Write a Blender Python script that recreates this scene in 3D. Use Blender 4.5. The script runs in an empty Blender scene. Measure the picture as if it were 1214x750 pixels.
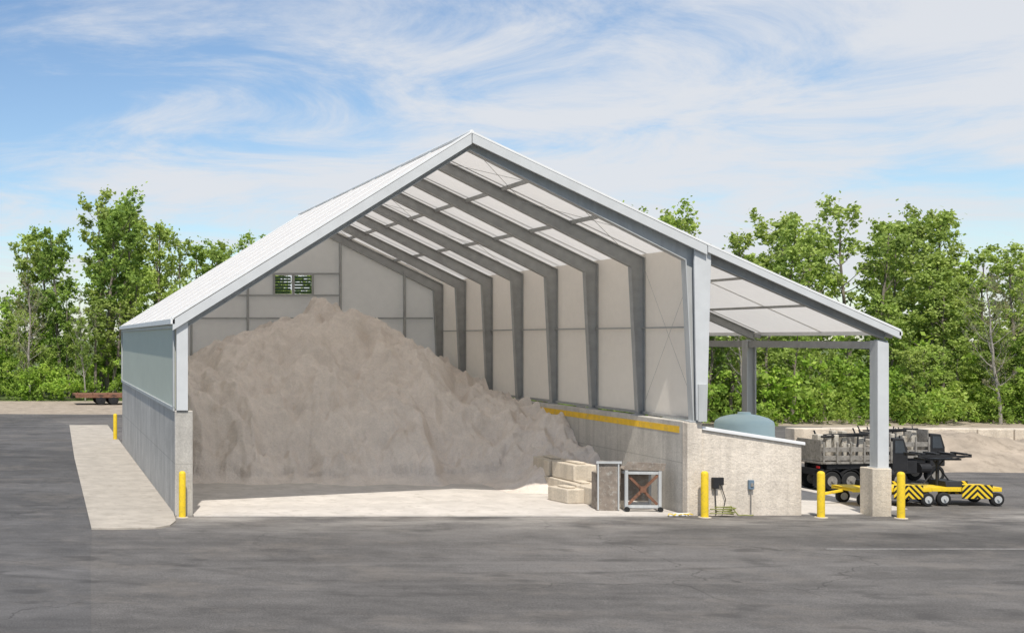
import bpy, bmesh, math, random
import numpy as np
from mathutils import Vector, Matrix, noise
R = math.radians
random.seed(7)
scene = bpy.context.scene
try:
    scene.view_settings.view_transform = 'Standard'; scene.view_settings.look = 'None'; scene.view_settings.exposure = 0
except Exception: pass

# ------------------------------------------------------------------ helpers
def link(o):
    scene.collection.objects.link(o); return o
def empty(name, loc=(0,0,0), rot=0):
    e = bpy.data.objects.new(name, None); e.location = loc; e.rotation_euler = (0,0,rot); e.empty_display_size = .3
    return link(e)

class MB:
    def __init__(s): s.v=[]; s.f=[]
    def add(s, vs, fs):
        n=len(s.v); s.v += [tuple(a) for a in vs]; s.f += [tuple(i+n for i in f) for f in fs]
    def box(s,x0,x1,y0,y1,z0,z1):
        s.add([(x0,y0,z0),(x1,y0,z0),(x1,y1,z0),(x0,y1,z0),(x0,y0,z1),(x1,y0,z1),(x1,y1,z1),(x0,y1,z1)],
              [(0,3,2,1),(4,5,6,7),(0,1,5,4),(1,2,6,5),(2,3,7,6),(3,0,4,7)])
    def prism(s, pts, y0, y1):      # polygon in XZ extruded along Y
        n=len(pts)
        s.add([(x,y0,z) for x,z in pts]+[(x,y1,z) for x,z in pts],
              [tuple(range(n)), tuple(reversed(range(n,2*n)))]+[(i,i+n,(i+1)%n+n,(i+1)%n) for i in range(n)])
    def prismx(s, pts, x0, x1):     # polygon in YZ extruded along X
        n=len(pts)
        s.add([(x0,y,z) for y,z in pts]+[(x1,y,z) for y,z in pts],
              [tuple(range(n)), tuple(reversed(range(n,2*n)))]+[(i,i+n,(i+1)%n+n,(i+1)%n) for i in range(n)])
    def prismz(s, pts, z0, z1):
        n=len(pts)
        s.add([(x,y,z0) for x,y in pts]+[(x,y,z1) for x,y in pts],
              [tuple(range(n)), tuple(reversed(range(n,2*n)))]+[(i,i+n,(i+1)%n+n,(i+1)%n) for i in range(n)])
    def beam(s,p,q,w,h):            # w across (Y for members in XZ), h "up"
        p=Vector(p);q=Vector(q);d=(q-p).normalized()
        up=Vector((0,0,1)) if abs(d.z)<.95 else Vector((1,0,0))
        a=d.cross(up).normalized()*w/2; b=a.cross(d).normalized()*h/2
        s.add([p-a-b,p+a-b,p+a+b,p-a+b,q-a-b,q+a-b,q+a+b,q-a+b],
              [(0,1,2,3),(7,6,5,4),(0,4,5,1),(1,5,6,2),(2,6,7,3),(3,7,4,0)])
    def tube(s,p,q,r0,r1=None,n=8,cap=True):
        r1=r0 if r1 is None else r1
        p=Vector(p);q=Vector(q);d=(q-p).normalized()
        up=Vector((0,0,1)) if abs(d.z)<.95 else Vector((0,1,0))
        a=d.cross(up).normalized(); b=d.cross(a)
        vs=[p+(a*math.cos(t)+b*math.sin(t))*r0 for t in [2*math.pi*i/n for i in range(n)]]
        vs+=[q+(a*math.cos(t)+b*math.sin(t))*r1 for t in [2*math.pi*i/n for i in range(n)]]
        fs=[(i,(i+1)%n,(i+1)%n+n,i+n) for i in range(n)]
        if cap: fs+=[tuple(reversed(range(n))),tuple(range(n,2*n))]
        s.add(vs,fs)
    def lathe(s,c,prof,n=20):       # prof (r,z) around Z through c
        vs=[];fs=[]
        for r,z in prof:
            for i in range(n):
                t=2*math.pi*i/n; vs.append((c[0]+r*math.cos(t),c[1]+r*math.sin(t),c[2]+z))
        for k in range(len(prof)-1):
            for i in range(n):
                j=(i+1)%n; fs.append((k*n+i,k*n+j,(k+1)*n+j,(k+1)*n+i))
        fs.append(tuple(range((len(prof)-1)*n,len(prof)*n)))
        s.add(vs,fs)
    def obj(s,name,mat,parent=None,bevel=0,smooth=False):
        me=bpy.data.meshes.new(name); me.from_pydata(s.v,[],s.f); me.update()
        bm=bmesh.new(); bm.from_mesh(me); bmesh.ops.recalc_face_normals(bm,faces=bm.faces); bm.to_mesh(me); bm.free()
        me.materials.append(mat)
        if smooth:
            for p in me.polygons: p.use_smooth=True
        o=link(bpy.data.objects.new(name,me))
        if parent: o.parent=parent
        if bevel:
            m=o.modifiers.new('bev','BEVEL'); m.width=bevel; m.segments=2; m.limit_method='ANGLE'
        return o

# ------------------------------------------------------------------ materials
class NT:
    def __init__(s,name):
        s.m=bpy.data.materials.new(name); s.m.use_nodes=True; s.t=s.m.node_tree; s.n=s.t.nodes; s.l=s.t.links
        s.b=s.n['Principled BSDF']; s.out=s.n['Material Output']
        s.co=s.n.new('ShaderNodeTexCoord').outputs['Object']
    def map(s,scale=(1,1,1),rot=(0,0,0),loc=(0,0,0),src=None):
        m=s.n.new('ShaderNodeMapping'); s.l.new(src or s.co,m.inputs['Vector'])
        m.inputs['Scale'].default_value=scale; m.inputs['Rotation'].default_value=rot; m.inputs['Location'].default_value=loc
        return m.outputs[0]
    def noise(s,scale,detail=4,rough=.55,vec=None,dist=0):
        m=s.n.new('ShaderNodeTexNoise'); s.l.new(vec or s.co,m.inputs['Vector'])
        m.inputs['Scale'].default_value=scale; m.inputs['Detail'].default_value=detail
        m.inputs['Roughness'].default_value=rough; m.inputs['Distortion'].default_value=dist
        return m.outputs['Fac']
    def ramp(s,fac,stops):
        r=s.n.new('ShaderNodeValToRGB'); s.l.new(fac,r.inputs[0]); e=r.color_ramp.elements
        while len(e)<len(stops): e.new(.5)
        for k,(p,c) in enumerate(stops):
            e[k].position=p; e[k].color=(c,c,c,1) if not hasattr(c,'__len__') else (*c,1)
        return r.outputs[0]
    def mix(s,fac,a,b,mode='MIX'):
        m=s.n.new('ShaderNodeMix'); m.data_type='RGBA'; m.blend_type=mode
        for i,v in ((0,fac),(6,a),(7,b)):
            if isinstance(v,bpy.types.NodeSocket): s.l.new(v,m.inputs[i])
            elif i==0: m.inputs[0].default_value=v
            else: m.inputs[i].default_value=(*v,1)
        return m.outputs[2]
    def math(s,op,a,b=0,c=None,clamp=False):
        m=s.n.new('ShaderNodeMath'); m.operation=op; m.use_clamp=clamp
        for i,v in ((0,a),(1,b),(2,c)):
            if v is None: continue
            if isinstance(v,bpy.types.NodeSocket): s.l.new(v,m.inputs[i])
            else: m.inputs[i].default_value=v
        return m.outputs[0]
    def sep(s,v=None):
        m=s.n.new('ShaderNodeSeparateXYZ'); s.l.new(v or s.co,m.inputs[0]); return m.outputs
    def bump(s,h,strength=.3,dist=.02):
        m=s.n.new('ShaderNodeBump'); s.l.new(h,m.inputs['Height']); m.inputs['Strength'].default_value=strength
        m.inputs['Distance'].default_value=dist; s.l.new(m.outputs[0],s.b.inputs['Normal']); return m.outputs[0]
    def col(s,c): 
        if isinstance(c,bpy.types.NodeSocket): s.l.new(c,s.b.inputs['Base Color'])
        else: s.b.inputs['Base Color'].default_value=(*c,1)
    def set(s,rough=.8,metal=0,spec=.3):
        s.b.inputs['Roughness'].default_value=rough; s.b.inputs['Metallic'].default_value=metal
        s.b.inputs['Specular IOR Level'].default_value=spec

def sc(c,k): return tuple(min(1,a*k) for a in c)
def basic(name,c,rough=.6,metal=0,var=.15,scale=3,bump=.1,grime=None,spec=.3,streak=False):
    t=NT(name); v=t.map((1,1,.15)) if streak else None
    n=t.noise(scale,6,.6,v)
    k=t.ramp(n,[(.3,sc(c,1-var)),(.7,sc(c,1+var))])
    if grime:
        g=t.noise(scale*2.3,8,.7,v); k=t.mix(t.ramp(g,[(.52,0.),(.68,1.)]),k,grime)
    t.col(k); t.set(rough,metal,spec)
    if bump: t.bump(t.noise(scale*12,5),bump,.01)
    return t.m

def m_asphalt(name,base,dust=0.):
    t=NT(name)
    big=t.noise(.13,8,.62,dist=.6); mid=t.noise(1.1,9,.7)
    streak=t.noise(.55,9,.7,t.map((.28,1.,1),(0,0,.10)))
    tyre=t.noise(.8,6,.6,t.map((.06,1.4,1),(0,0,.35)))
    fine=t.noise(30,4,.8); spk=t.noise(95,2,.6)
    k=t.ramp(big,[(.3,sc(base,.70)),(.7,sc(base,1.24))])
    k=t.mix(.85,k,t.ramp(streak,[(.32,.76),(.68,1.2)]),'MULTIPLY')
    k=t.mix(.6,k,t.ramp(tyre,[(.38,.74),(.62,1.12)]),'MULTIPLY')
    k=t.mix(1.,k,t.ramp(mid,[(.3,.76),(.7,1.2)]),'MULTIPLY')
    k=t.mix(1.,k,t.ramp(fine,[(.3,.58),(.7,1.42)]),'MULTIPLY')
    k=t.mix(.7,k,t.ramp(spk,[(.3,.6),(.7,1.4)]),'MULTIPLY')
    brk=t.ramp(t.noise(.35,5,.6,t.map(loc=(9,4,0))),[(.40,0.),(.58,1.)])
    wob=t.math('MULTIPLY',t.noise(.5,2),.5)
    for (cx,cy,r,wd,amt,colr) in ((8,44,21.6,.16,.42,.55),(8,44,23.5,.16,.42,.55),(-14,6,22.3,.2,.4,.55),(-14,6,24.3,.2,.4,.55),(24,2,17.2,.15,.35,.6),(24,2,18.9,.15,.35,.6),(10,-30,52.0,.2,.30,1.5),(10,-30,53.9,.22,.30,1.5),(3,70,51.5,.25,.3,.6),(3,70,49.6,.25,.3,.6)):
        vm=t.n.new('ShaderNodeVectorMath'); vm.operation='DISTANCE'; t.l.new(t.co,vm.inputs[0]); vm.inputs[1].default_value=(cx,cy,0)
        dd=t.math('ABSOLUTE',t.math('SUBTRACT',t.math('ADD',vm.outputs['Value'],wob),r))
        f=t.math('SUBTRACT',1,t.math('DIVIDE',dd,wd),clamp=True)
        k=t.mix(t.math('MULTIPLY',t.math('MULTIPLY',f,amt*1.3),brk),k,sc(base,colr))
    dt=t.ramp(t.noise(.4,10,.78,t.map((.8,1,1),(0,0,.5),(5,1,0))),[(.50,0.),(.70,.6)])
    k=t.mix(dt,k,(.215,.19,.165))
    st=t.ramp(t.noise(.9,4,.5,t.map((.8,1.3,1),loc=(3,8,0))),[(.60,0.),(.68,.6)])
    k=t.mix(st,k,sc(base,.5))
    vo=t.n.new('ShaderNodeTexVoronoi'); vo.feature='DISTANCE_TO_EDGE'; vo.inputs['Scale'].default_value=.16
    dv=t.n.new('ShaderNodeVectorMath'); dv.operation='MULTIPLY_ADD'
    nz=t.n.new('ShaderNodeTexNoise'); nz.inputs['Scale'].default_value=.8; nz.inputs['Detail'].default_value=5; t.l.new(t.co,nz.inputs['Vector'])
    t.l.new(nz.outputs['Color'],dv.inputs[0]); dv.inputs[1].default_value=(1.8,1.8,0); t.l.new(t.co,dv.inputs[2])
    t.l.new(dv.outputs[0],vo.inputs['Vector'])
    cr=t.ramp(vo.outputs['Distance'],[(0.,1.),(.004,0.)])
    cr=t.math('MULTIPLY',cr,t.ramp(t.noise(.1,2),[(.44,0.),(.54,.7)]))
    k=t.mix(cr,k,sc(base,.35))
    if dust:
        x=t.sep(); y=x[1]
        m1=t.math('SUBTRACT',1,t.math('MULTIPLY',t.math('ABSOLUTE',t.math('SUBTRACT',y,29.5)),.22),clamp=True)
        m2=t.math('GREATER_THAN',x[0],2.5)
        nn=t.ramp(t.noise(.8,8,.7,t.map((.5,1.2,1))),[(.42,0.),(.7,1.)])
        k=t.mix(t.math('MULTIPLY',t.math('MULTIPLY',t.math('MULTIPLY',m1,m1),m2),t.math('MULTIPLY',nn,dust)),k,(.45,.42,.38))
    t.col(k); t.set(.85,0,.25); t.bump(fine,.45,.015); return t.m

def m_concrete(name,base,panel=(2.44,1.22),rough_surface=False,line=.5):
    t=NT(name); xyz=t.sep()
    u=t.math('ADD',xyz[0],xyz[1]); cb=t.n.new('ShaderNodeCombineXYZ'); t.l.new(u,cb.inputs[0]); t.l.new(xyz[2],cb.inputs[1])
    k=t.ramp(t.noise(1.1,8,.65),[(.3,sc(base,.80)),(.7,sc(base,1.12))])
    k=t.mix(.7,k,t.ramp(t.noise(2.2,5,.6,t.map((1,1,.08))),[(.35,.75),(.62,1.10)]),'MULTIPLY')
    k=t.mix(.6,k,t.ramp(t.noise(30,3),[(.3,.78),(.7,1.18)]),'MULTIPLY')
    if panel:
        br=t.n.new('ShaderNodeTexBrick'); t.l.new(cb.outputs[0],br.inputs['Vector'])
        br.inputs['Scale'].default_value=1; br.inputs['Brick Width'].default_value=panel[0]; br.inputs['Row Height'].default_value=panel[1]
        br.inputs['Mortar Size'].default_value=.012; br.offset=0
        k=t.mix(t.math('MULTIPLY',br.outputs['Fac'],line),k,sc(base,.5))
    d=t.math('SUBTRACT',1,t.math('MULTIPLY',xyz[2],1.8),clamp=True)
    k=t.mix(t.math('MULTIPLY',d,t.ramp(t.noise(2,6),[(.3,.05),(.7,.6)])),k,sc(base,.65))
    t.col(k); t.set(.9,0,.2)
    if rough_surface:
        h=t.noise(9,9,.72); t.bump(h,.6,.05)
    else: t.bump(t.noise(14,8,.7),.35,.025)
    return t.m

def m_fabric(name,c,trans=.3,dirt=.1):
    t=NT(name)
    k=t.ramp(t.noise(.5,6,.6,t.map((1,.5,1))),[(.3,sc(c,1-dirt)),(.7,c)])
    k=t.mix(.5,k,t.ramp(t.noise(5,5),[(.3,1-dirt),(.7,1.)]),'MULTIPLY')
    t.col(k); t.set(.65,0,.2); t.bump(t.noise(1.2,4,.5),.3,.05)
    if trans:
        tr=t.n.new('ShaderNodeBsdfTranslucent'); t.l.new(k,tr.inputs[0])
        mx=t.n.new('ShaderNodeMixShader'); mx.inputs[0].default_value=trans
        t.l.new(t.b.outputs[0],mx.inputs[1]); t.l.new(tr.outputs[0],mx.inputs[2]); t.l.new(mx.outputs[0],t.out.inputs[0])
    return t.m

def m_leaf(name,dark,mid,light,rnd=.4):
    t=NT(name)
    a=t.n.new('ShaderNodeAttribute'); a.attribute_name='tint'
    oi=t.n.new('ShaderNodeObjectInfo')
    f=t.math('ADD',t.math('MULTIPLY',a.outputs['Fac'],1-rnd),t.math('MULTIPLY',oi.outputs['Random'],rnd))
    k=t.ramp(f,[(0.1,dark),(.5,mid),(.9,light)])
    ol=t.math('FRACT',t.math('MULTIPLY',oi.outputs['Random'],7.3))
    k=t.mix(t.math('MULTIPLY',ol,.4),k,(.45,.46,.18))
    t.col(k); t.set(.6,0,.2)
    tr=t.n.new('ShaderNodeBsdfTranslucent'); t.l.new(t.mix(1,k,(1.,1.,.7),'MULTIPLY'),tr.inputs[0])
    mx=t.n.new('ShaderNodeMixShader'); mx.inputs[0].default_value=.45
    t.l.new(t.b.outputs[0],mx.inputs[1]); t.l.new(tr.outputs[0],mx.inputs[2]); t.l.new(mx.outputs[0],t.out.inputs[0])
    return t.m

M={}
M['asph']=m_asphalt('asphalt',(.130,.122,.115),.75)
M['asph2']=m_asphalt('asphalt_new',(.112,.107,.104))
M['conc']=m_concrete('formed_concrete',(.54,.51,.46))
M['conc_r']=m_concrete('parged_block',(.80,.71,.60),(0.4,.2),True,.12)
M['conc_b']=m_concrete('block_concrete',(.66,.58,.47),None,True)
M['slab']=basic('slab_concrete',(.54,.50,.455),.9,var=.14,scale=1.2,bump=.2,grime=(.42,.385,.34))
M['pad']=basic('gravel_pad',(.43,.385,.325),.95,var=.15,scale=1.5,bump=.6,grime=(.34,.30,.25))
M['gravel']=basic('lot_gravel',(.36,.30,.235),.95,var=.25,scale=1.2,bump=.6,grime=(.24,.20,.155))
M['grass']=basic('ground_grass',(.09,.13,.035),.95,var=.35,scale=.4,bump=.5,grime=(.14,.12,.06))
M['roof']=m_fabric('roof_fabric',(.955,.925,.885),.38,.05)
M['liner']=m_fabric('liner_fabric',(.93,.87,.79),.42,.08)
M['sidefab']=m_fabric('side_fabric',(.57,.60,.50),0,.08)
M['white']=basic('white_trim',(.80,.80,.79),.5,var=.05,scale=2,bump=.03)
M['galv']=basic('galvanised_steel',(.47,.48,.475),.5,0,var=.12,scale=6,bump=.05,streak=True)
M['steel']=basic('frame_steel',(.36,.36,.35),.5,0,var=.12,scale=4,bump=.05)
M['fascia']=basic('fascia_metal',(.60,.61,.61),.45,0,var=.05,scale=3,bump=.02)
M['yellow']=basic('yellow_paint',(.80,.56,.03),.5,var=.1,scale=6,bump=.08,grime=(.55,.38,.06))
M['stripe']=basic('yellow_stripe',(.80,.50,.04),.7,var=.15,scale=4,bump=.05,grime=(.58,.40,.12))
M['black']=basic('black_rubber',(.02,.02,.02),.8,var=.2,bump=.1)
M['blk']=basic('black_steel',(.03,.03,.032),.5,.2,var=.2,bump=.05)
M['grey']=basic('grey_painted_metal',(.30,.28,.25),.55,.2,var=.3,scale=6,bump=.1,grime=(.12,.10,.08))
M['equip']=basic('grey_equipment',(.52,.48,.41),.6,.1,var=.3,scale=5,bump=.1,grime=(.20,.15,.11))
M['rust']=basic('rusty_steel',(.22,.11,.07),.85,.1,var=.3,scale=6,bump=.3,grime=(.12,.07,.05))
M['brown']=basic('weathered_panel',(.24,.20,.165),.85,var=.3,scale=5,bump=.3,grime=(.38,.36,.32))
M['tank']=basic('tank_plastic',(.66,.86,.88),.4,var=.04,scale=1,bump=.02)
M['tankw']=basic('tank_white',(.70,.78,.78),.4,var=.05,scale=1,bump=.02)
M['line']=basic('faded_line_paint',(.30,.29,.275),.8,var=.2,scale=5,bump=.1,grime=(.15,.145,.14))
M['bark']=basic('bark',(.20,.17,.14),.95,var=.3,scale=4,bump=.5)
M['birch']=basic('pale_bark',(.34,.31,.27),.9,var=.25,scale=3,bump=.3,grime=(.15,.13,.1))
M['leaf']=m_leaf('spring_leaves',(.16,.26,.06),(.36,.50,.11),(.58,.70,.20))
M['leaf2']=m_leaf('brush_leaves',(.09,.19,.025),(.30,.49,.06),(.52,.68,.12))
M['leafb']=m_leaf('bud_leaves',(.24,.23,.12),(.32,.30,.16),(.42,.39,.21))

def m_salt():
    t=NT('road_salt'); b=(.91,.81,.715)
    k=t.ramp(t.noise(.45,8,.65,dist=.5),[(.3,sc(b,.88)),(.7,sc(b,1.03))])
    k=t.mix(.7,k,t.ramp(t.noise(2.2,8,.7,t.map((1,1,.5))),[(.35,.84),(.65,1.05)]),'MULTIPLY')
    k=t.mix(.6,k,t.ramp(t.noise(22,5,.7),[(.3,.80),(.7,1.10)]),'MULTIPLY')
    k=t.mix(t.ramp(t.noise(.8,6,.6,t.map(loc=(4,2,9))),[(.60,0.),(.72,.35)]),k,(.60,.48,.37))
    t.col(k); t.set(.95,0,.15)
    h=t.math('ADD',t.noise(4,9,.75),t.math('MULTIPLY',t.noise(18,6,.7),.35)); t.bump(h,.85,.12); return t.m
M['salt']=m_salt()
def m_chev():
    t=NT('chevron_sheeting'); x=t.sep()
    a=t.math('ADD',t.math('ABSOLUTE',x[0]),x[2]); f=t.math('FRACT',t.math('MULTIPLY',t.math('ADD',a,5),6.5))
    t.col(t.mix(t.math('GREATER_THAN',f,.5),(.8,.56,.03),(.02,.02,.02))); t.set(.4); return t.m
M['chev']=m_chev()

# ------------------------------------------------------------------ ground
def sheet(name,pts,z,mat):
    me=bpy.data.meshes.new(name); me.from_pydata([(x,y,z) for x,y in pts],[],[tuple(range(len(pts)))]); me.update()
    me.materials.append(mat); return link(bpy.data.objects.new(name,me))
sheet('ground',[(-900,-300),(900,-300),(900,1500),(-900,1500)],-.012,M['grass'])
sheet('gravel_lot',[(-80,60),(34,60),(60,56),(90,56),(90,66),(40,68),(26,84),(-80,84)],-.008,M['gravel'])
sheet('asphalt_pavement',[(-80,-30),(90,-30),(90,57),(40,58),(24,66),(8,69),(-6,70),(-80,72)],-.004,M['asph'])
sheet('asphalt_road',[(-60,-20),(-.1,-20),(.55,14),(.70,18),(.92,24),(1.08,27.4),(1.15,44),(1.35,60),(.2,67),(-60,69.5)],.0,M['asph2'])
pad=[(1.3,60.5),(3.135,60.5),(3.135,30.2),(3.05,28.9),(2.85,28.2),(2.5,27.85),(1.5,27.7),(1.08,27.75),(1.12,44)]
mb=MB(); mb.prismz(pad,-.01,.03); mb.obj('gravel_pad_strip',M['pad'])
mb=MB(); mb.prismz([(3.57,29.75),(15.2,29.75),(15.2,49.3),(3.57,49.3)],-.02,.02); mb.obj('concrete_floor_slab',M['slab'])
mb=MB(); mb.prismz([(18.0,30.1),(19.45,30.1),(21.2,31.0),(21.2,36),(18.0,36)],-.02,.015); mb.obj('lean_to_floor_slab',M['slab'])
mb=MB(); mb.box(15.6,30,25.15,25.20,-.003,.003); mb.obj('painted_line',M['line'])

# ------------------------------------------------------------------ building
B=empty('salt_storage_building')
Y0,Y1=30.0,49.35; BAY=(Y1-Y0)/7
XL,ZL=3.05,4.62; XR,ZR=10.1,9.0; XK,ZK=15.64,6.37; XE,ZE=20.2,4.33
def roofz(x):
    if x<XR: return ZL+(x-XL)*(ZR-ZL)/(XR-XL)
    if x<XK: return ZR-(x-XR)*(ZR-ZK)/(XK-XR)
    return ZK-(x-XK)*(ZK-ZE)/(XE-XK)
mb=MB(); mb.box(3.14,3.50,30.12,49.6,-.1,2.46); mb.obj('left_concrete_wall',M['conc'],B,.015)
mb=MB(); mb.box(3.135,3.56,29.88,30.12,-.1,2.47); mb.obj('left_wall_end_pier',M['conc'],B,.02)
mb=MB(); mb.box(15.26,15.56,30.15,49.6,-.1,2.20); mb.obj('right_concrete_wall',M['conc'],B,.015)
mb=MB(); mb.box(15.25,15.60,29.9,30.15,-.1,2.2); mb.obj('right_wall_end_pier',M['conc_r'],B,.02)
mb=MB(); mb.box(3.5,15.26,49.36,49.6,-.1,2.4); mb.obj('rear_concrete_wall',M['conc'],B,.015)
mb=MB(); mb.box(15.252,15.258,30.3,49.2,1.92,2.08); mb.obj('yellow_wall_stripe',M['stripe'],B)
mb=MB(); mb.prism([(15.603,-.1),(17.98,-.1),(17.98,1.66),(15.603,2.02)],29.95,30.25); mb.obj('lean_to_half_wall',M['conc_r'],B,.02)
mb=MB(); mb.prism([(15.603,2.023),(18.04,1.655),(18.04,1.73),(15.603,2.11)],29.90,30.33); mb.obj('half_wall_cap',M['white'],B,.01)
mb=MB(); mb.box(17.75,17.98,30.253,36,-.1,1.3); mb.obj('lean_to_side_wall',M['conc_r'],B,.02)
def slab_line(mb,x0,z0,x1,z1,t,y0,y1): mb.prism([(x0,z0),(x1,z1),(x1,z1+t),(x0,z0+t)],y0,y1)
mb=MB()
for (a,b,c,d) in ((XL,ZL,XR,ZR),(XR,ZR,XK,ZK),(XK,ZK,XE,ZE)):
    mb.add([(a,29.76,b),(c,29.76,d),(c,49.7,d),(a,49.7,b)],[(0,1,2,3)])
mb.obj('roof_membrane',M['roof'],B)
mb=MB()
for (a,b,c,d) in ((XL,ZL,XR,ZR),(XR,ZR,XK,ZK),(XK,ZK,XE,ZE)):
    slab_line(mb,a,b+.01,c,d+.01,.05,29.745,29.88)
mb.box(XL-.03,XL+.07,29.75,49.7,ZL-.10,ZL+.02)
mb.box(XE-.04,XE+.03,29.75,49.7,ZE-.08,ZE+.02)
mb.tube((XR,29.75,ZR+.04),(XR,49.7,ZR+.04),.05,n=8)
mb.obj('roof_edge_trim',M['white'],B)
mb=MB()
for k in range(1,8):
    y=Y0+k*BAY
    for (a,b,c,d) in ((XL,ZL,XR,ZR),(XR,ZR,XK,ZK),(XK,ZK,XE,ZE)):
        slab_line(mb,a,b+.006,c,d+.006,.015,y-.04,y+.04)
mb.obj('roof_seams',M['white'],B)
mb=MB()
for (a,b,c,d,t) in ((XL,ZL,XR,ZR,.23),(XR,ZR,XK,ZK,.20),(XK,ZK,XE,ZE,.14)):
    mb.prism([(a+.02,b-t-.02),(c,d-t-.02),(c,d-.004),(a+.02,b-.004)],29.75,29.82)
mb.obj('front_rake_fascia',M['fascia'],B)
def member(mb,y,outer,inner,fw=.16,t=.02):
    for i in range(len(outer)-1):
        (a,b),(c,d)=outer[i],outer[i+1]; (e,f),(g,h)=inner[i],inner[i+1]
        mb.prism([(a,b),(c,d),(g,h),(e,f)],y-.008,y+.008)
        mb.beam((a,y,b),(c,y,d),fw,t); mb.beam((e,y,f),(g,y,h),fw,t)
for k in range(8):
    y=Y0+k*BAY
    if k==0: y=30.02
    if k==7: y=Y1-.12
    mb=MB()
    member(mb,y,[(3.20,2.48),(3.20,4.60),(XR,ZR-.08)],[(3.42,2.48),(3.45,4.47),(XR,ZR-.36)])
    member(mb,y,[(15.57,2.22),(15.57,6.26),(XR,ZR-.08)],[(15.40,2.22),(15.22,6.04),(XR,ZR-.36)],.18 if k else .22)
    mb.box(15.30,15.56,y-.12,y+.12,2.2,2.235)
    mb.box(15.23,15.56,y-.004,y+.014,5.8,6.1)
    mb.obj('portal_frame_%d'%k,M['galv'] if k==0 else M['steel'],B)
mb=MB(); mb.prism([(3.17,2.48),(3.44,2.48),(3.44,4.64),(3.17,4.50)],29.84,29.9)
mb.prism([(15.44,2.25),(15.68,2.25),(15.78,6.05),(15.78,6.2),(15.40,6.38),(15.38,5.95)],29.84,29.9)
mb.obj('front_column_covers',M['fascia'],B,.008)
mb=MB(); mb.prism([(15.46,2.22),(15.66,2.22),(15.66,3.1),(15.46,3.1)],29.80,29.838); mb.obj('column_door_track',M['galv'],B)
mb=MB()
for x in (11.9,13.7): mb.box(x-.03,x+.03,29.85,49.3,roofz(x)-.16,roofz(x)-.06)
for x in (5,7.4): mb.box(x-.035,x+.035,29.85,49.3,roofz(x)-.15,roofz(x)-.07)
for x in (17.1,18.6): mb.box(x-.025,x+.025,29.85,49.3,roofz(x)-.10,roofz(x)-.04)
for z in (4.45,): mb.box(15.51,15.54,30.1,49.2,z-.02,z+.02)
mb.box(15.50,15.56,30.1,49.2,2.24,2.30)
for k in range(7):
    ya,yb=Y0+k*BAY+.1,Y0+(k+1)*BAY-.1
    if k==0: mb.tube((15.54,ya,2.5),(15.54,yb,6.0),.0035,n=5); mb.tube((15.54,ya,6.0),(15.54,yb,2.5),.0035,n=5)
    if k in (0,3,6):
        mb.tube((15.0,ya,roofz(15.0)-.2),(12.4,yb,roofz(12.4)-.2),.006,n=5); mb.tube((12.4,ya,roofz(12.4)-.2),(15.0,yb,roofz(15)-.2),.006,n=5)
        mb.tube((12.4,ya,roofz(12.4)-.2),(10.2,yb,roofz(10.2)-.2),.006,n=5); mb.tube((10.2,ya,roofz(10.2)-.2),(12.4,yb,roofz(12.4)-.2),.006,n=5)
mb.obj('purlins_girts_bracing',M['steel'],B)
mb=MB(); mb.add([(15.60,30.05,2.22),(15.60,49.5,2.22),(15.60,49.5,6.36),(15.60,30.05,6.36)],[(0,1,2,3)]); mb.obj('right_wall_membrane',M['liner'],B)
mb=MB(); mb.box(3.145,3.17,30.05,49.55,2.52,4.60); mb.obj('left_wall_membrane',M['sidefab'],B)
mb=MB()
mb.box(3.10,3.14,30.0,49.6,2.46,2.55); mb.box(3.10,3.14,30.0,49.6,4.42,4.50)
for y in (30.06,49.5): mb.box(3.10,3.14,y-.07,y+.07,2.553,4.417)
mb.obj('left_wall_rails',M['galv'],B)
mb=MB(); Yb=49.3
def seg(x0,x1,zb,zt=None):
    if zt is not None: pts=[(x0,zb),(x1,zb),(x1,zt),(x0,zt)]
    else:
        top=[(x1,roofz(x1)-.01)]
        if x0<XR<x1: top.append((XR,ZR-.01))
        top.append((x0,roofz(x0)-.01)); pts=[(x0,zb),(x1,zb)]+top
    mb.add([(x,Yb,z) for x,z in pts],[tuple(range(len(pts)))])
seg(3.19,9.05,2.4); seg(9.05,9.72,2.4,5.9); seg(9.05,9.72,6.62); seg(9.72,9.84,2.4); seg(9.84,10.5,2.4,5.9); seg(9.84,10.5,6.62); seg(10.5,15.56,2.4)
mb.obj('rear_wall_membrane',M['liner'],B)
mb=MB()
for x,z0,z1 in ((8.0,2.5,roofz(8)-.4),(11.6,2.5,roofz(11.6)-.4),(14.1,2.5,roofz(14.1)-.35),(5.8,2.5,roofz(5.8)-.4)):
    mb.box(x-.04,x+.04,49.15,49.28,z0,z1)
for z,x0,x1 in ((5.84,6.0,11.55),(6.68,8.05,11.55),(4.95,3.6,15.2)): mb.box(x0,x1,49.18,49.25,z-.03,z+.03)
for x in (9.02,9.78,10.53): mb.box(x-.04,x+.04,49.2,49.27,5.876,6.644)
mb.obj('rear_wall_framing',M['steel'],B)
mb=MB()
for x0 in (9.06,9.85):
    for q in range(6): mb.prismx([(49.32,5.92+q*.115),(49.42,6.0+q*.115),(49.42,6.01+q*.115),(49.32,5.93+q*.115)],x0,x0+.64)
    mb.box(x0+.3,x0+.33,49.305,49.318,5.91,6.61)
mb.obj('rear_louvres',basic('louvre_green',(.07,.13,.05),.6),B)
mb=MB()
for i,y in enumerate((30.02,Y0+2*BAY,Y0+4*BAY,Y0+6*BAY,49.2)):
    member(mb,y,[(15.66,6.28),(19.98,ZE+.02)],[(15.66,6.02),(19.98,ZE-.18)],.14)
    mb.beam((19.98,y,ZE-.06),(20.15,y,ZE-.10),.1,.1)
mb.obj('lean_to_rafters',M['steel'],B)
mb=MB()
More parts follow.
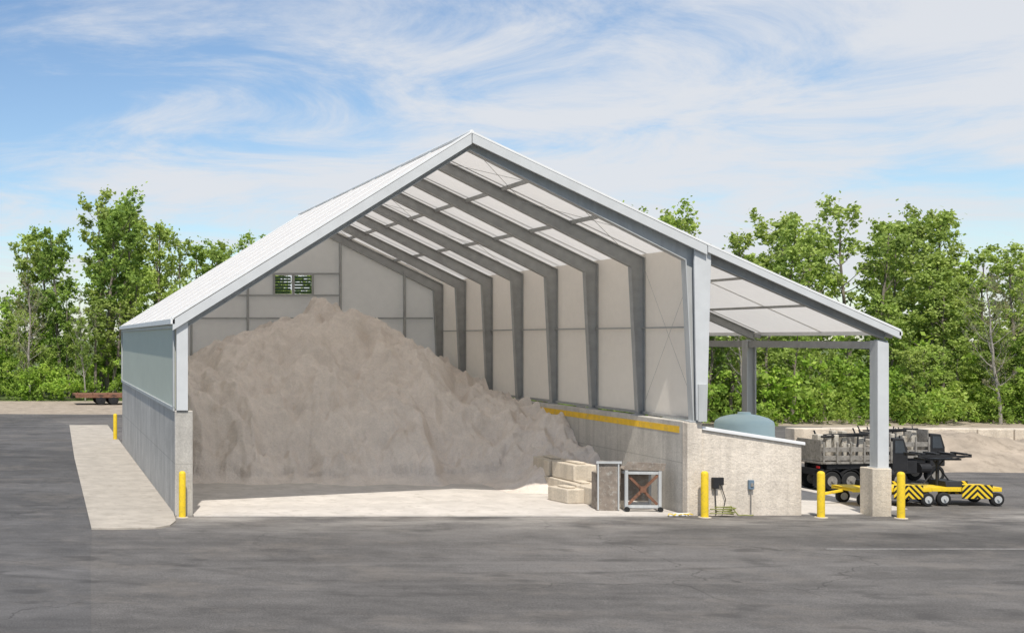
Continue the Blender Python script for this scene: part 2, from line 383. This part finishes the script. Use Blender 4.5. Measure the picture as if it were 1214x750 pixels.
for i,y in enumerate((30.02,Y0+2*BAY,Y0+4*BAY,Y0+6*BAY,49.2)):
    mb.box(19.72,19.745,y-.13,y+.13,1.14,ZE-.20); mb.box(19.955,19.98,y-.13,y+.13,1.14,ZE-.20); mb.box(19.745,19.955,y-.01,y+.01,1.14,ZE-.18)
    mb.box(19.68,20.02,y-.17,y+.17,1.12,1.14)
mb.obj('lean_to_columns',M['galv'],B)
mb=MB(); mb.box(19.76,19.94,30.2,49.1,ZE-.40,ZE-.22); mb.obj('lean_to_eave_beam',M['steel'],B)
mb=MB(); mb.prism([(19.72,ZE-.20),(19.72,1.14),(19.98,1.14),(19.98,ZE-.26)],29.86,29.885); mb.obj('lean_to_front_column_cover',M['fascia'],B)
mb=MB()
for y in (30.02,Y0+2*BAY,Y0+4*BAY,Y0+6*BAY,49.2): mb.box(19.55,20.0,y-.24,y+.24,-.1,1.12)
mb.obj('column_piers',M['conc_b'],B,.02)

# ------------------------------------------------------------------ salt pile
def smin(a,b,k): 
    h=max(k-abs(a-b),0)/k; return min(a,b)-h*h*k*.25
nx,ny=360,340; X0s,X1s,Y0s,Y1s=3.5,15.255,33.4,49.3
vs=[];fs=[]
for j in range(ny+1):
    for i in range(nx+1):
        x=X0s+(X1s-X0s)*i/nx; y=Y0s+(Y1s-Y0s)*j/ny
        toe=36.4+.5*noise.noise(Vector((x*.6,3.1,0)))+.25*noise.noise(Vector((x*2.1,7,0)))
        toe-= 2.2*max(0,min(1,(x-13.9)/1.3))**1.3
        d=y-toe
        d+= 1.0*noise.noise(Vector((x*.6,y*.35,2.)))
        steep = 1.05*d if d<1.6 else 1.68+.56*(d-1.6)
        if d<.35: steep=max(d+.35,0)**2*.5-.002 if d>-.35 else -.01
        Rr=np.interp(x,[3.5,5.4,6.7,8.0,9.2,10.4,11.3,12.2,13.2,14,15.3],[2.5,3.35,4.0,4.35,4.75,5.18,5.05,4.55,4.3,3.8,3.35])
        Rr+= .2*noise.noise(Vector((x*1.3,y*.6,9)))
        h=smin(steep,float(Rr),.8)
        sh=float(np.interp(y,[33.9,34.6,35.8,38.15,40.2,42.9,49],[-.02,.75,1.3,1.88,2.16,2.62,3.4]))
        t=max(0,min(1,(x-11.8)/3.2)); t=t*t*(3-2*t)
        h=h*(1-t)+min(sh,h+1.5*t)*t
        a=max(0,min(1,h/.6))
        if h>-.005:
            wx=.45*noise.noise(Vector((x*1.3,y*1.3,40))); wy=.45*noise.noise(Vector((x*1.3,y*1.3,50)))
            n1=noise.noise(Vector((x*.8,y*.8,1)));n2=1-abs(noise.noise(Vector((x*1.1+4,y*.6,5)))*2);n3=noise.noise(Vector((x*3.2,y*3.2,3)));n4=noise.noise(Vector((x*8,y*8,3)));n5=noise.noise(Vector((x*17,y*17,8)))
            v1=noise.voronoi(Vector((x*.6+wx,y*.5+wy,2)))[0]; v2=noise.voronoi(Vector((x*1.6+wx,y*1.4+wy,7)))[0]
            c1=(v1[1]-v1[0]); c2=(v2[1]-v2[0])
            h+=a*(.30*n1+.30*(n2-.5)+.10*n3+.05*n4+.02*n5+.55*(min(c1,.45)-.25)+.20*(min(c2,.4)-.2))
        vs.append((x,y,max(h,-.01)))
for j in range(ny):
    for i in range(nx):
        q=j*(nx+1)+i; fs.append((q,q+1,q+nx+2,q+nx+1))
me=bpy.data.meshes.new('salt_pile'); me.from_pydata(vs,[],fs); me.materials.append(M['salt'])
for p in me.polygons: p.use_smooth=True
link(bpy.data.objects.new('salt_pile',me))

# ------------------------------------------------------------------ bollards
def bollard(x,y,h=1.08):
    e=empty('bollard',(x,y,0)); mb=MB()
    mb.lathe((0,0,-.05),[(.082,0),(.082,h-.02),(.076,h+.015),(.055,h+.04),(.02,h+.052)],20); mb.obj('post',M['yellow'],e,smooth=False)
    for p in e.children[0].data.polygons: p.use_smooth=len(p.vertices)==4
    mb=MB(); mb.lathe((0,0,-.02),[(.15,0),(.14,.03)],16); mb.obj('footing',M['conc_b'],e)
for x,y in ((3.28,29.62),(3.0,52),(15.50,29.6),(18.22,29.6),(19.99,29.45)): bollard(x,y)

# ------------------------------------------------------------------ concrete blocks (row inside)
def cblock(x,y,z,w,l,h,r):
    e=empty('concrete_block',(x,y,z),r); mb=MB(); mb.box(-w/2,w/2,-l/2,l/2,0,h); mb.box(-.12,.12,-l/2+.2,l/2-.2,h+.001,h+.05)
    mb.obj('block_body',M['conc_b'],e,.035)
for (x,y,z,r) in ((14.0,31.55,.02,.05),(13.95,32.85,.02,-.02),(13.98,34.1,.02,.03),(14.0,35.4,.02,0),(14.08,33.5,.46,.07),(14.02,34.8,.46,-.05)):
    cblock(x,y,z,.62,1.2,.43,r)
cblock(13.38,32.3,.02,.5,.85,.36,.2)

# ------------------------------------------------------------------ steel rack with rusty brace
e=empty('steel_equipment_rack',(14.2,30.75,.02),R(-4))
mb=MB()
for x in (-.12,.66):
    for y in (-.3,.3): mb.box(x-.035,x+.035,y-.035,y+.035,0,1.0)
for z in (.12,.93):
    for y in (-.3,.3): mb.box(-.084,.624,y-.03,y+.03,z-.035,z+.035)
mb.box(-.155,-.085,-.264,.264,.9,.97); mb.box(.625,.695,-.264,.264,.9,.97)
mb.obj('frame',M['galv'],e,.006)
mb=MB(); mb.beam((-.08,-.30,.17),(.62,-.30,.88),.03,.06); mb.beam((-.08,-.262,.88),(.62,-.262,.17),.03,.06); mb.box(.2,.34,-.33,-.24,.46,.6); mb.obj('cross_brace',M['rust'],e)
mb=MB(); mb.prism([(-.2,1.0),(.75,.98),(.8,1.16),(-.1,1.2)],-.34,-.31); mb.box(-.2,.75,-.3,.34,1.0,1.03); mb.box(-.06,.6,.2,.24,.2,.88); mb.obj('top_tray',M['brown'],e,.005)
mb=MB(); mb.prism([(-.78,.0),(-.24,.0),(-.2,1.16),(-.72,1.22)],-.2,-.16); mb.prism([(-.74,.0),(-.26,.0),(-.24,1.1),(-.7,1.12)],-.08,-.03); mb.box(-.72,-.28,-.02,.3,.02,.9)
mb.obj('leaning_panels',M['brown'],e,.006)
mb=MB()
for x in (-.75,-.27): mb.box(x-.015,x+.015,-.235,-.205,.02,1.18)
mb.box(-.8,-.2,-.245,-.238,1.14,1.2); mb.obj('panel_battens',M['galv'],e)
mb=MB()
for x in (-.12,.66): mb.tube((x,-.38,.06),(x,-.33,.06),.06,n=12)
mb.obj('casters',M['black'],e)

# debris + hose + electrical boxes
e=empty('garden_hose',(16.0,29.7,.02)); mb=MB()
pts=[]
for i in range(90):
    a=i*.28; r=.16+.05*math.sin(i*.13); pts.append((.0+r*1.5*math.cos(a),.07*math.sin(a)+.02,.03+.0022*i))
pts+=[(.3+.02*k, -.02-.03*math.sin(k*.5),.02) for k in range(1,20)]
for a,b in zip(pts[:-1],pts[1:]): mb.tube(a,b,.014,n=5)
mb.obj('hose_coil',basic('hose_rubber',(.25,.26,.08),.5,var=.3,bump=0),e)
e=empty('power_cable',(14.9,29.7,.02)); mb=MB(); rr=random.Random(3); last=None
for i in range(26):
    p=(-.2+i*.022,.05*math.sin(i*.9)+rr.uniform(-.02,.02),.015+.03*abs(math.sin(i*.6)))
    if last: mb.tube(last,p,.012,n=5)
    last=p
mb.obj('cable',M['yellow'],e)
e=empty('debris_boards',(14.95,29.75,.02),.1); mb=MB(); mb.box(-.25,.2,-.06,.0,0,.03); mb.box(-.1,.32,.03,.1,0,.05); mb.obj('boards',M['white'],e)
e=empty('electrical_meter_box',(15.95,29.94,.78)); mb=MB(); mb.box(-.12,.02,-.10,0,-.14,.12); mb.box(.03,.15,-.07,0,-.06,.12); mb.obj('box',M['blk'],e,.01)
mb=MB(); mb.tube((-.05,-.04,-.14),(-.02,-.04,-.75),.012,n=6); mb.tube((.09,-.04,-.06),(.2,-.04,-.4),.01,n=6); mb.tube((.2,-.04,-.4),(.12,-.04,-.74),.01,n=6); mb.obj('conduit',M['blk'],e)
e=empty('electrical_outlet_box',(16.75,29.94,.72)); mb=MB(); mb.box(-.06,.06,-.08,0,-.1,.12); mb.obj('box',basic('blue_grey_box',(.16,.22,.28),.5),e,.01)
mb=MB(); mb.tube((.0,-.04,-.1),(0,-.04,-.7),.014,n=6); mb.box(-.03,.03,-.1,-.081,-.03,.05); mb.obj('conduit',M['grey'],e)

# ------------------------------------------------------------------ tanks
def tank(x,y,r,h,mat):
    e=empty('liquid_storage_tank',(x,y,0)); mb=MB(); pr=[(r,0)]
    for k in range(6): pr+=[(r,.06+k*h*.14),(r*1.015,.09+k*h*.14),(r,.12+k*h*.14)]
    pr+=[(r,h*.88),(r*.96,h*.92),(r*.8,h*.955),(r*.5,h*.985),(r*.22,h),(r*.22,h+.04),(r*.2,h+.05)]
    mb.lathe((0,0,0),pr,36); mb.obj('tank_body',mat,e,smooth=True)
    mb=MB(); mb.tube((-.1,-r-.05,.2),(-.1,-r+.05,.2),.05); mb.obj('outlet',M['blk'],e)
tank(18.42,33.2,.70,2.20,M['tank']); tank(16.9,33.6,.55,2.16,M['tankw'])

# ------------------------------------------------------------------ wheels & vehicles
def wheel(mt,mr,x,y,r,w):   # axle along Y
    n=20
    for (ra,rb,ya,yb,mm) in ((r,r,-w/2+.02,w/2-.02,mt),(r-.025,r,-w/2,-w/2+.02,mt),(r,r-.025,w/2-.02,w/2,mt),(r*.55,r*.5,-w/2-.012,-w/2-.001,mr),(r*.5,r*.55,w/2+.001,w/2+.012,mr)):
        mm.tube((x,y+ya,r),(x,y+yb,r),ra,rb,n)
    mr.tube((x,y-w/2-.05,r),(x,y+w/2+.05,r),r*.16,n=8)
def flatbed(loc,rot,seed=0):
    rr=random.Random(seed)
    e=empty('flatbed_truck',loc,rot)
    body=MB(); W=1.0; zb=.80; zt=1.45
    body.box(-1.1,1.0,-W/2,W/2,zb-.06,zb)
    for s in (-1,1):
        y0,y1=sorted((s*W/2,s*(W/2-.03)))
        for q in range(2): body.box(-1.08,.98,y0,y1,zb+.04+q*.23,zb+.17+q*.23)
        for k in range(6):
            x=-1.05+k*.4; y2,y3=sorted((s*(W/2+.002),s*(W/2+.035))); body.box(x-.025,x+.025,y2,y3,zb-.04,zt-.1)
    body.box(-1.10,-1.07,-W/2+.035,W/2-.035,zb+.02,zt-.05); body.box(.95,.98,-W/2+.035,W/2-.035,zb+.02,zt+.1)
    body.obj('stake_body',M['grey'],e,.005)
    ld=MB()
    for k in range(10):
        x=-1.0+k*.19+rr.uniform(-.03,.03); w=rr.uniform(.10,.18); h=rr.uniform(.35,.85); y=rr.uniform(-.35,.0); ld.box(x,x+w,y,y+rr.uniform(.15,.35),zb+.01,zb+h)
    ld.obj('stacked_equipment',M['equip'],e,.02)
    l2=MB()
    for k in range(9):
        x=-.9+k*.2; l2.tube((x,-.3,zb+.1),(x+rr.uniform(-.2,.3),rr.uniform(-.3,.2),zt+rr.uniform(.02,.2)),rr.uniform(.012,.025),n=6)
    l2.tube((-.9,-.3,zt+.08),(.8,-.28,zt+.12),.02,n=6); l2.tube((-1.0,-.36,zt+.03),(.5,-.2,zt+.06),.03,n=6); l2.obj('loose_pipes',M['blk'],e)
    ch=MB(); ch.box(-1.0,1.35,-.3,-.2,.5,.70); ch.box(-1.0,1.35,.2,.3,.5,.70); ch.box(-.9,.9,-W/2+.06,W/2-.06,.60,.735)
    ch.box(.15,.6,-W/2+.0,-W/2+.2,.30,.66); ch.box(-1.1,-1.02,-W/2,W/2,.42,.60); ch.tube((.68,-.44,.45),(1.0,-.44,.45),.14,n=14)
    for y in (-.4,.24): ch.box(-1.15,-1.13,y,y+.18,.12,.45)
    ch.box(-.12,-.10,-.48,-.30,.14,.5)
    ch.obj('chassis',M['blk'],e,.008)
    mt=MB(); mr=MB()
    for x in (-.78,-.22,1.2):
        for y in (-W/2+.10,W/2-.10): wheel(mt,mr,x,y,.27,.18)
    mt.obj('tyres',M['black'],e); mr.obj('hubs',M['grey'],e)
    fd=MB()
    for x in (-.78,-.22):
        for s in (-1,1):
            for a in range(6):
                t0,t1=R(20+a*23),R(20+(a+1)*23); yy=s*(W/2-.10)
                fd.beam((x+.31*math.cos(t0),yy,.28+.31*math.sin(t0)),(x+.31*math.cos(t1),yy,.28+.31*math.sin(t1)),.2,.015)
    fd.obj('mudguards',M['blk'],e)
    cb=MB(); cb.prism([(1.04,.5),(1.5,.5),(1.5,1.05),(1.38,1.42),(1.04,1.44)],-W/2+.04,W/2-.04); cb.obj('cab',M['blk'],e,.03)
    gl=MB(); gl.prism([(1.10,1.02),(1.42,1.02),(1.33,1.36),(1.10,1.37)],-W/2+.028,-W/2+.037); gl.obj('cab_window',basic('dark_glass',(.05,.06,.07),.1,spec=.8,bump=0),e)
    lt=MB(); 
    for y in (-.38,.38): lt.box(-1.13,-1.10,y-.05,y+.05,.62,.68)
    lt.obj('tail_lights',basic('red_lens',(.4,.02,.02),.3),e)
flatbed((22.35,35.2,0),R(6),1); flatbed((24.5,36.8,0),R(5),2)
def cart(loc,rot,L,table=False):
    e=empty('warning_trailer',loc,rot)
    d=MB(); d.box(-L/2,L/2,-.42,-.36,.36,.44); d.box(-L/2,L/2,.36,.42,.36,.44)
    for k in range(5): d.box(-L/2+k*(L-.06)/4,-L/2+k*(L-.06)/4+.06,-.359,.359,.37,.43)
    d.box(-L/2-.02,L/2+.02,-.40,.40,.442,.462); d.beam((-L/2,0,.36),(-L/2-.55,0,.26),.07,.06); d.obj('deck_frame',M['yellow'],e,.006)
    mt=MB(); mr=MB()
    for x in (-L/2+.28,L/2-.12):
        for y in (-.40,.40): wheel(mt,mr,x,y,.17,.11)
    mt.obj('tyres',M['black'],e); mr.obj('hubs',M['galv'],e)
    for s in (-1,1):
        c=MB(); c.box(-.37,.37,-.008,.008,-.17,.17); o=c.obj('chevron_panel',M['chev'],e); o.location=(L/2-.62,s*.45,.36)
    c=MB(); c.prismx([(-.35,.463),(.35,.463),(.30,.60),(-.30,.60)],-.45,-.05); c.obj('battery_box',M['blk'],e,.01)
    if table:
        t=MB(); t.tube((-.45,0,.46),(-.45,0,1.12),.04,n=10); t.tube((-.8,0,.5),(-.3,0,1.1),.02,n=6); t.tube((-.1,0,.5),(-.55,0,1.1),.02,n=6)
        t.box(-1.1,.2,-.3,-.26,1.2,1.25); t.box(-1.1,.2,.26,.3,1.2,1.25); t.box(-1.1,-1.05,-.3,.3,1.25,1.28); t.box(.15,.2,-.3,.3,1.25,1.28); t.box(-.9,.0,-.22,.22,1.12,1.16)
        t.tube((-1.0,-.2,1.2),(-.5,-.1,1.12),.015,n=6); t.tube((.1,-.2,1.2),(-.4,-.1,1.12),.015,n=6)
        for x in (-.95,-.6,-.25,.08): t.box(x-.05,x+.05,-.25,.25,1.253,1.30)
        t.obj('folded_arrow_board',M['blk'],e,.004)
cart((21.15,31.9,0),R(2),2.0); cart((23.1,32.0,0),R(-2),1.7,True)
e=empty('flatbed_trailer',(4.2,80,0),R(4)); mb=MB(); mb.box(-2.2,1.9,-1,1,.55,.68); mb.box(-2.2,1.9,-1.02,-.95,.45,.55); mb.beam((1.9,0,.55),(3.1,0,.4),.15,.12)
for k in range(5): mb.box(-2.1+k*.95,-2.04+k*.95,-1.03,-.98,.681,.8)
mb.obj('deck',M['rust'],e)
mt=MB();mr=MB()
for x in (-.6,.2):
    for y in (-.9,.9): wheel(mt,mr,x,y,.32,.22)
mt.obj('tyres',M['black'],e); mr.obj('hubs',M['blk'],e)

# ------------------------------------------------------------------ gravel bank + block wall on right
nx,ny=260,50; vs=[];fs=[]
for j in range(ny+1):
    for i in range(nx+1):
        x=25.5+30*i/nx; y=39.4+6*j/ny
        v=j/ny; prof=min(1,(v*6/2.2)) if v<.6 else max(0,(1-v)/.4)
        e_=max(0,min(1,(x-25.5)/1.5))
        h=.84*prof*e_*(1+.4*noise.noise(Vector((x*.5,y*.3,0))))+.20*prof*noise.noise(Vector((x*1.3,y*1.5,4)))+.07*prof*noise.noise(Vector((x*4,y*4,4)))
        vs.append((x,y+.3*noise.noise(Vector((x*.5,0,8))),h-.02))
for j in range(ny):
    for i in range(nx):
        q=j*(nx+1)+i; fs.append((q,q+1,q+nx+2,q+nx+1))
me=bpy.data.meshes.new('gravel_bank'); me.from_pydata(vs,[],fs); me.materials.append(M['gravel'])
for p in me.polygons: p.use_smooth=True
link(bpy.data.objects.new('gravel_bank',me))
wb=empty('block_retaining_wall'); mb=MB(); rr=random.Random(5)
for k in range(22):
    x=27+k*1.32; mb.box(x,x+1.29,45.4+rr.uniform(-.03,.03),46,0,.93+rr.uniform(-.02,.02))
mb.obj('stacked_blocks',M['conc_b'],wb,.03)

# ------------------------------------------------------------------ vegetation
def leaves_mesh(name,cl,mat,seed,size=(.07,.15)):
    rg=np.random.default_rng(seed); V=[];T=[]
    for (c,r,n,t) in cl:
        n=int(n); d=rg.normal(size=(n,3)); d/=np.linalg.norm(d,axis=1)[:,None]; rad=np.abs(rg.normal(size=n))*.62
        p=np.array(c)+d*rad[:,None]*np.array(r)
        a=rg.normal(size=(n,3)); a/=np.linalg.norm(a,axis=1)[:,None]
        b=np.cross(a,rg.normal(size=(n,3))); b/=np.linalg.norm(b,axis=1)[:,None]
        s=rg.uniform(size[0],size[1],n)[:,None]; a*=s; b*=s*.65
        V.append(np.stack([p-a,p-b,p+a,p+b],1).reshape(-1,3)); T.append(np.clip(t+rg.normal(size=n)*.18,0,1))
    V=np.concatenate(V);T=np.concatenate(T);n=len(T)
    me=bpy.data.meshes.new(name); me.vertices.add(4*n); me.vertices.foreach_set('co',V.astype(np.float32).ravel())
    me.loops.add(4*n); me.loops.foreach_set('vertex_index',np.arange(4*n,dtype=np.int32))
    me.polygons.add(n); me.polygons.foreach_set('loop_start',np.arange(0,4*n,4,dtype=np.int32)); 
    me.update(calc_edges=True)
    at=me.attributes.new('tint','FLOAT','FACE'); at.data.foreach_set('value',T.astype(np.float32))
    me.materials.append(mat); return me
def wood_and_clumps(seed,H,W,base=.25,nl=16,density=70,bare=False,upr=(.5,1.5)):
    rr=random.Random(seed); mb=MB(); cl=[]
    p=Vector((0,0,-.1)); r=H*.009+.03; N=9; trunk=[(p.copy(),r)]
    lx,ly=rr.uniform(-.03,.03),rr.uniform(-.03,.03)
    for k in range(N):
        q=p+Vector((lx*H/N*2+rr.uniform(-.12,.12),ly*H/N*2+rr.uniform(-.12,.12),H*.95/N)); r2=r*(1-.6*(k+1)/N*.45)
        mb.tube(p,q,r,r2,7,False); p=q;r=r2; trunk.append((p.copy(),r))
    def tp(f):
        f=f*N; i=min(int(f),N-1); return trunk[i][0].lerp(trunk[i+1][0],f-i),trunk[i][1]
    for k in range(nl):
        f=base+(1-base)*(k+rr.random())/nl*.97; o,tr=tp(min(f,.99))
        prof=math.sin(math.pi*min(1,(f-base*.6)/(1.12-base*.6)))**.7
        L=W*prof*rr.uniform(.55,1.25); az=k*2.4+rr.uniform(-.5,.5); up=rr.uniform(*upr)
        d=Vector((math.cos(az),math.sin(az),up)).normalized()
        a=o; rad=tr*.45; S=4
        for s in range(S):
            b=a+d*L/S; mb.tube(a,b,rad,rad*.7,5,False); rad*=.7
            d=(d+Vector((rr.uniform(-.25,.25),rr.uniform(-.25,.25),rr.uniform(-.05,.35)))).normalized()
            if s>=1:
                for m in range(3):
                    dd=(d+Vector((rr.uniform(-1,1),rr.uniform(-1,1),rr.uniform(-.2,.9)))).normalized(); l2=L*rr.uniform(.18,.45)
                    c=b+dd*l2; mb.tube(b,c,rad*.5,rad*.15,4,False)
                    if bare:
                        for w in range(3):
                            d3=(dd+Vector((rr.uniform(-.8,.8),rr.uniform(-.8,.8),rr.uniform(-.1,.8)))).normalized(); mb.tube(c,c+d3*l2*.7,rad*.25,.006,3,False)
                    R0=rr.uniform(.2,.5)
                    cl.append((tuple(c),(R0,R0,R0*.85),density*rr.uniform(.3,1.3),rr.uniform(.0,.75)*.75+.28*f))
            a=b
    top=trunk[-1][0]
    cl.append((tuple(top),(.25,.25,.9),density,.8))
    return mb,cl
variants=[]
for i in range(9):
    mb,cl=wood_and_clumps(100+i,12,[1.8,2.4,1.5,2.7,2.0,1.5,2.2,1.4,1.9][i],[.28,.15,.35,.2,.12,.3,.3,.3,.4][i],[20,24,18,24,22,20,18,20,18][i],[32,38,25,32,40,26,19,21,14][i])
    wo=mb.obj('tree_wood_src',M['bark']); wm=wo.data; bpy.data.objects.remove(wo)
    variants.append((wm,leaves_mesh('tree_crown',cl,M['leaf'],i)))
bvar=[]
for i in range(6):
    rr=random.Random(900+i); cl=[]
    for k in range(40):
        x=rr.gauss(0,1.1);y=rr.gauss(0,.9); z=rr.uniform(.1,[3.2,2.2,4.2,3.0,2.0,4.6][i])*math.exp(-(x*x)/4.5); R0=rr.uniform(.2,.5)
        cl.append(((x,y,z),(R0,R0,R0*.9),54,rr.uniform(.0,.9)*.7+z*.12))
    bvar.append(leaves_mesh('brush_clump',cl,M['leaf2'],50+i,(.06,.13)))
bare=[]
for i in range(2):
    mb,cl=wood_and_clumps(300+i,11,2.4,.2,22,6,True); wo=mb.obj('bare_wood_src',M['birch']); wm=wo.data; bpy.data.objects.remove(wo)
    bare.append((wm,leaves_mesh('bare_crown',cl,M['leafb'],70+i,(.05,.10))))
def inst(me,name,parent,loc,s,rz,sz=None):
    o=link(bpy.data.objects.new(name,me)); o.parent=parent; o.location=loc; o.scale=(s,s,sz or s); o.rotation_euler=(0,0,rz); return o
rr=random.Random(11)
def put_tree(parent,x,y,h,var=None,w=1.):
    v=rr.randrange(9) if var is None else var; rz=rr.uniform(0,6.28); s=h/12.2
    inst(variants[v][0],'trunk',parent,(x,y,0),s*w,rz,s); inst(variants[v][1],'crown',parent,(x,y,0),s*w,rz,s)
TL=empty('tree_line'); TR=empty('tree_line')
left=[(-28,9),(-22,10),(-17,9),(-13,8.5),(-9,8),(-5.5,7),(-2.6,7.4),(-.4,11.4),(1.6,12.2),(4.0,14.8),(6.1,14.3),(8.6,13.2),(10.7,12.0),(12.6,11.),(14.7,11.9),(17.2,10.5),(19.6,9.5),(23,10),(27,10),(31,10.5)]
for x,h in left:
    put_tree(TL,x+rr.uniform(-.3,.3),92+rr.uniform(-2,2),h)
    put_tree(TL,x+rr.uniform(-1.5,1.5),96+rr.uniform(0,5),h*1.0,w=1.2)
    put_tree(TL,x+rr.uniform(-1.5,1.5),89+rr.uniform(-1,1),h*rr.uniform(.5,.9),w=1.2)
    put_tree(TL,x+rr.uniform(-1.5,1.5),87+rr.uniform(-1,1),h*rr.uniform(.3,.5),w=1.5)
right=[(24,9),(27,10),(30,11),(32.2,11.8),(34.3,11),(36.4,11.5),(38.3,10.4),(40.4,10.6),(42.5,9.9),(44.8,12.2),(46,10.8),(47.2,10.7),(49,11.4),(50.7,11.9),(52.2,9.3),(54,8.8),(56,9),(58.5,10),(61,9.5),(64,10),(68,10),(72,10),(77,10)]
for x,h in right:
    put_tree(TR,x+rr.uniform(-.3,.3),70+rr.uniform(-1.5,1.5),h)
    put_tree(TR,x+rr.uniform(-1,1),74+rr.uniform(0,4),h*.95,w=1.15)
    put_tree(TR,x+rr.uniform(-1,1),66.5+rr.uniform(-1,1),h*rr.uniform(.5,.8),w=1.25)
    put_tree(TR,x+rr.uniform(-1,1),63.5+rr.uniform(-1,1),h*rr.uniform(.3,.55),w=1.5)
UB=empty('underbrush')
x=-30
while x<34: 
    inst(rr.choice(bvar),'brush',UB,(x,86+rr.uniform(-1,1),0),rr.uniform(.4,1.1),rr.uniform(0,6.28)); 
    inst(rr.choice(bvar),'brush',UB,(x,94+rr.uniform(-2,2),0),rr.uniform(1.1,1.8),rr.uniform(0,6.28)); x+=rr.uniform(1.4,2.2)
x=26
while x<78:
    inst(rr.choice(bvar),'brush',UB,(x,62+rr.uniform(-1,1),0),rr.uniform(.35,1.05),rr.uniform(0,6.28))
    inst(rr.choice(bvar),'brush',UB,(x,66+rr.uniform(-1.5,1.5),0),rr.uniform(.8,1.5),rr.uniform(0,6.28))
    inst(rr.choice(bvar),'brush',UB,(x,73+rr.uniform(-2,2),0),rr.uniform(1.2,2.),rr.uniform(0,6.28)); x+=rr.uniform(1.2,1.8)
for (x,y,h,v) in ((48.6,61.,7.8,0),(46.6,61.5,7.0,1),(50.3,62,7.6,1),(34.5,62,6.,1),(-.9,86.,8.,0)):
    e=empty('bare_tree',(x,y,0)); inst(bare[v][0],'branches',e,(0,0,0),h/11,rr.uniform(0,6)); inst(bare[v][1],'buds',e,(0,0,0),h/11,rr.uniform(0,6))
for (x,y,h) in ((2.9,85,7.),):
    e=empty('birch_tree',(x,y,0)); inst(bare[1][0],'branches',e,(0,0,0),h/11*.7,1.,h/11); inst(variants[2][1],'leaves',e,(0,0,0),h/12*.8,1.)

# ------------------------------------------------------------------ world, sun, camera
SUN_EL=R(58); az=R(-14)      # sun behind the camera, slightly to the left
w=bpy.data.worlds.new('World'); scene.world=w; w.use_nodes=True; nt=w.node_tree; N=nt.nodes; L=nt.links
for n in list(N): N.remove(n)
out=N.new('ShaderNodeOutputWorld'); bg=N.new('ShaderNodeBackground'); bg.inputs[1].default_value=.125; L.new(bg.outputs[0],out.inputs[0])
sky=N.new('ShaderNodeTexSky'); sky.sky_type='NISHITA'; sky.sun_disc=False; sky.sun_elevation=SUN_EL
sdir=Vector((math.sin(az)*math.cos(SUN_EL),-math.cos(az)*math.cos(SUN_EL),math.sin(SUN_EL)))
sky.sun_rotation=math.atan2(sdir.x,sdir.y); sky.air_density=1.0; sky.dust_density=.3; sky.ozone_density=1.2; sky.altitude=200
tc=N.new('ShaderNodeTexCoord'); sp=N.new('ShaderNodeSeparateXYZ'); L.new(tc.outputs['Generated'],sp.inputs[0])
def wm(op,a,b=0,clamp=False):
    m=N.new('ShaderNodeMath'); m.operation=op; m.use_clamp=clamp
    for i,v in ((0,a),(1,b)):
        if isinstance(v,bpy.types.NodeSocket): L.new(v,m.inputs[i])
        else: m.inputs[i].default_value=v
    return m.outputs[0]
zz=wm('ADD',wm('MAXIMUM',sp.outputs[2],0),.14)
cb=N.new('ShaderNodeCombineXYZ'); L.new(wm('DIVIDE',sp.outputs[0],zz),cb.inputs[0]); L.new(wm('DIVIDE',sp.outputs[1],zz),cb.inputs[1])
def wnoise(scale,det,ro,ms,rot,loc,dist=0):
    mp=N.new('ShaderNodeMapping'); L.new(cb.outputs[0],mp.inputs[0]); mp.inputs['Scale'].default_value=ms; mp.inputs['Rotation'].default_value=(0,0,rot); mp.inputs['Location'].default_value=loc
    n=N.new('ShaderNodeTexNoise'); L.new(mp.outputs[0],n.inputs['Vector']); n.inputs['Scale'].default_value=scale; n.inputs['Detail'].default_value=det; n.inputs['Roughness'].default_value=ro; n.inputs['Distortion'].default_value=dist
    return n.outputs['Fac']
def wramp(f,a,b):
    m=N.new('ShaderNodeMapRange'); L.new(f,m.inputs[0]); m.inputs[1].default_value=a; m.inputs[2].default_value=b; m.interpolation_type='SMOOTHSTEP'; return m.outputs[0]
big=wnoise(.6,4,.5,(1,.8,1),.3,(2.1,.6,0),.4)
wisp=wnoise(2.2,12,.66,(.8,.9,1),-.6,(0,4,0),.6)
f=wm('ADD',wm('MULTIPLY',big,.52),wm('MULTIPLY',wisp,.62)); f=wm('ADD',f,wm('MULTIPLY',sp.outputs[0],.12))
fac=wm('MULTIPLY',wramp(f,.47,.69),.92)
mx=N.new('ShaderNodeMix'); mx.data_type='RGBA'; L.new(fac,mx.inputs[0])
tint=N.new('ShaderNodeMix'); tint.data_type='RGBA'; tint.blend_type='MULTIPLY'; tint.inputs[0].default_value=1; L.new(sky.outputs[0],tint.inputs[6]); tint.inputs[7].default_value=(.90,.98,1.06,1)
L.new(tint.outputs[2],mx.inputs[6]); mx.inputs[7].default_value=(6.1,6.25,6.55,1)
L.new(mx.outputs[2],bg.inputs[0])
sl=bpy.data.lights.new('sun','SUN'); sl.energy=4.5; sl.angle=R(.6); sl.color=(1,.95,.87)
so=link(bpy.data.objects.new('sun',sl)); so.rotation_euler=(-sdir).to_track_quat('-Z','Y').to_euler(); so.location=(0,-20,40)
cd=bpy.data.cameras.new('camera'); cam=link(bpy.data.objects.new('camera',cd)); scene.camera=cam
cam.location=(0,0,4.2); cam.rotation_euler=(R(90),0,0); cd.sensor_width=36; cd.lens=36*1500/1214
cd.shift_x=(607-50)/1214; cd.shift_y=25/1214; cd.clip_start=.1; cd.clip_end=3000
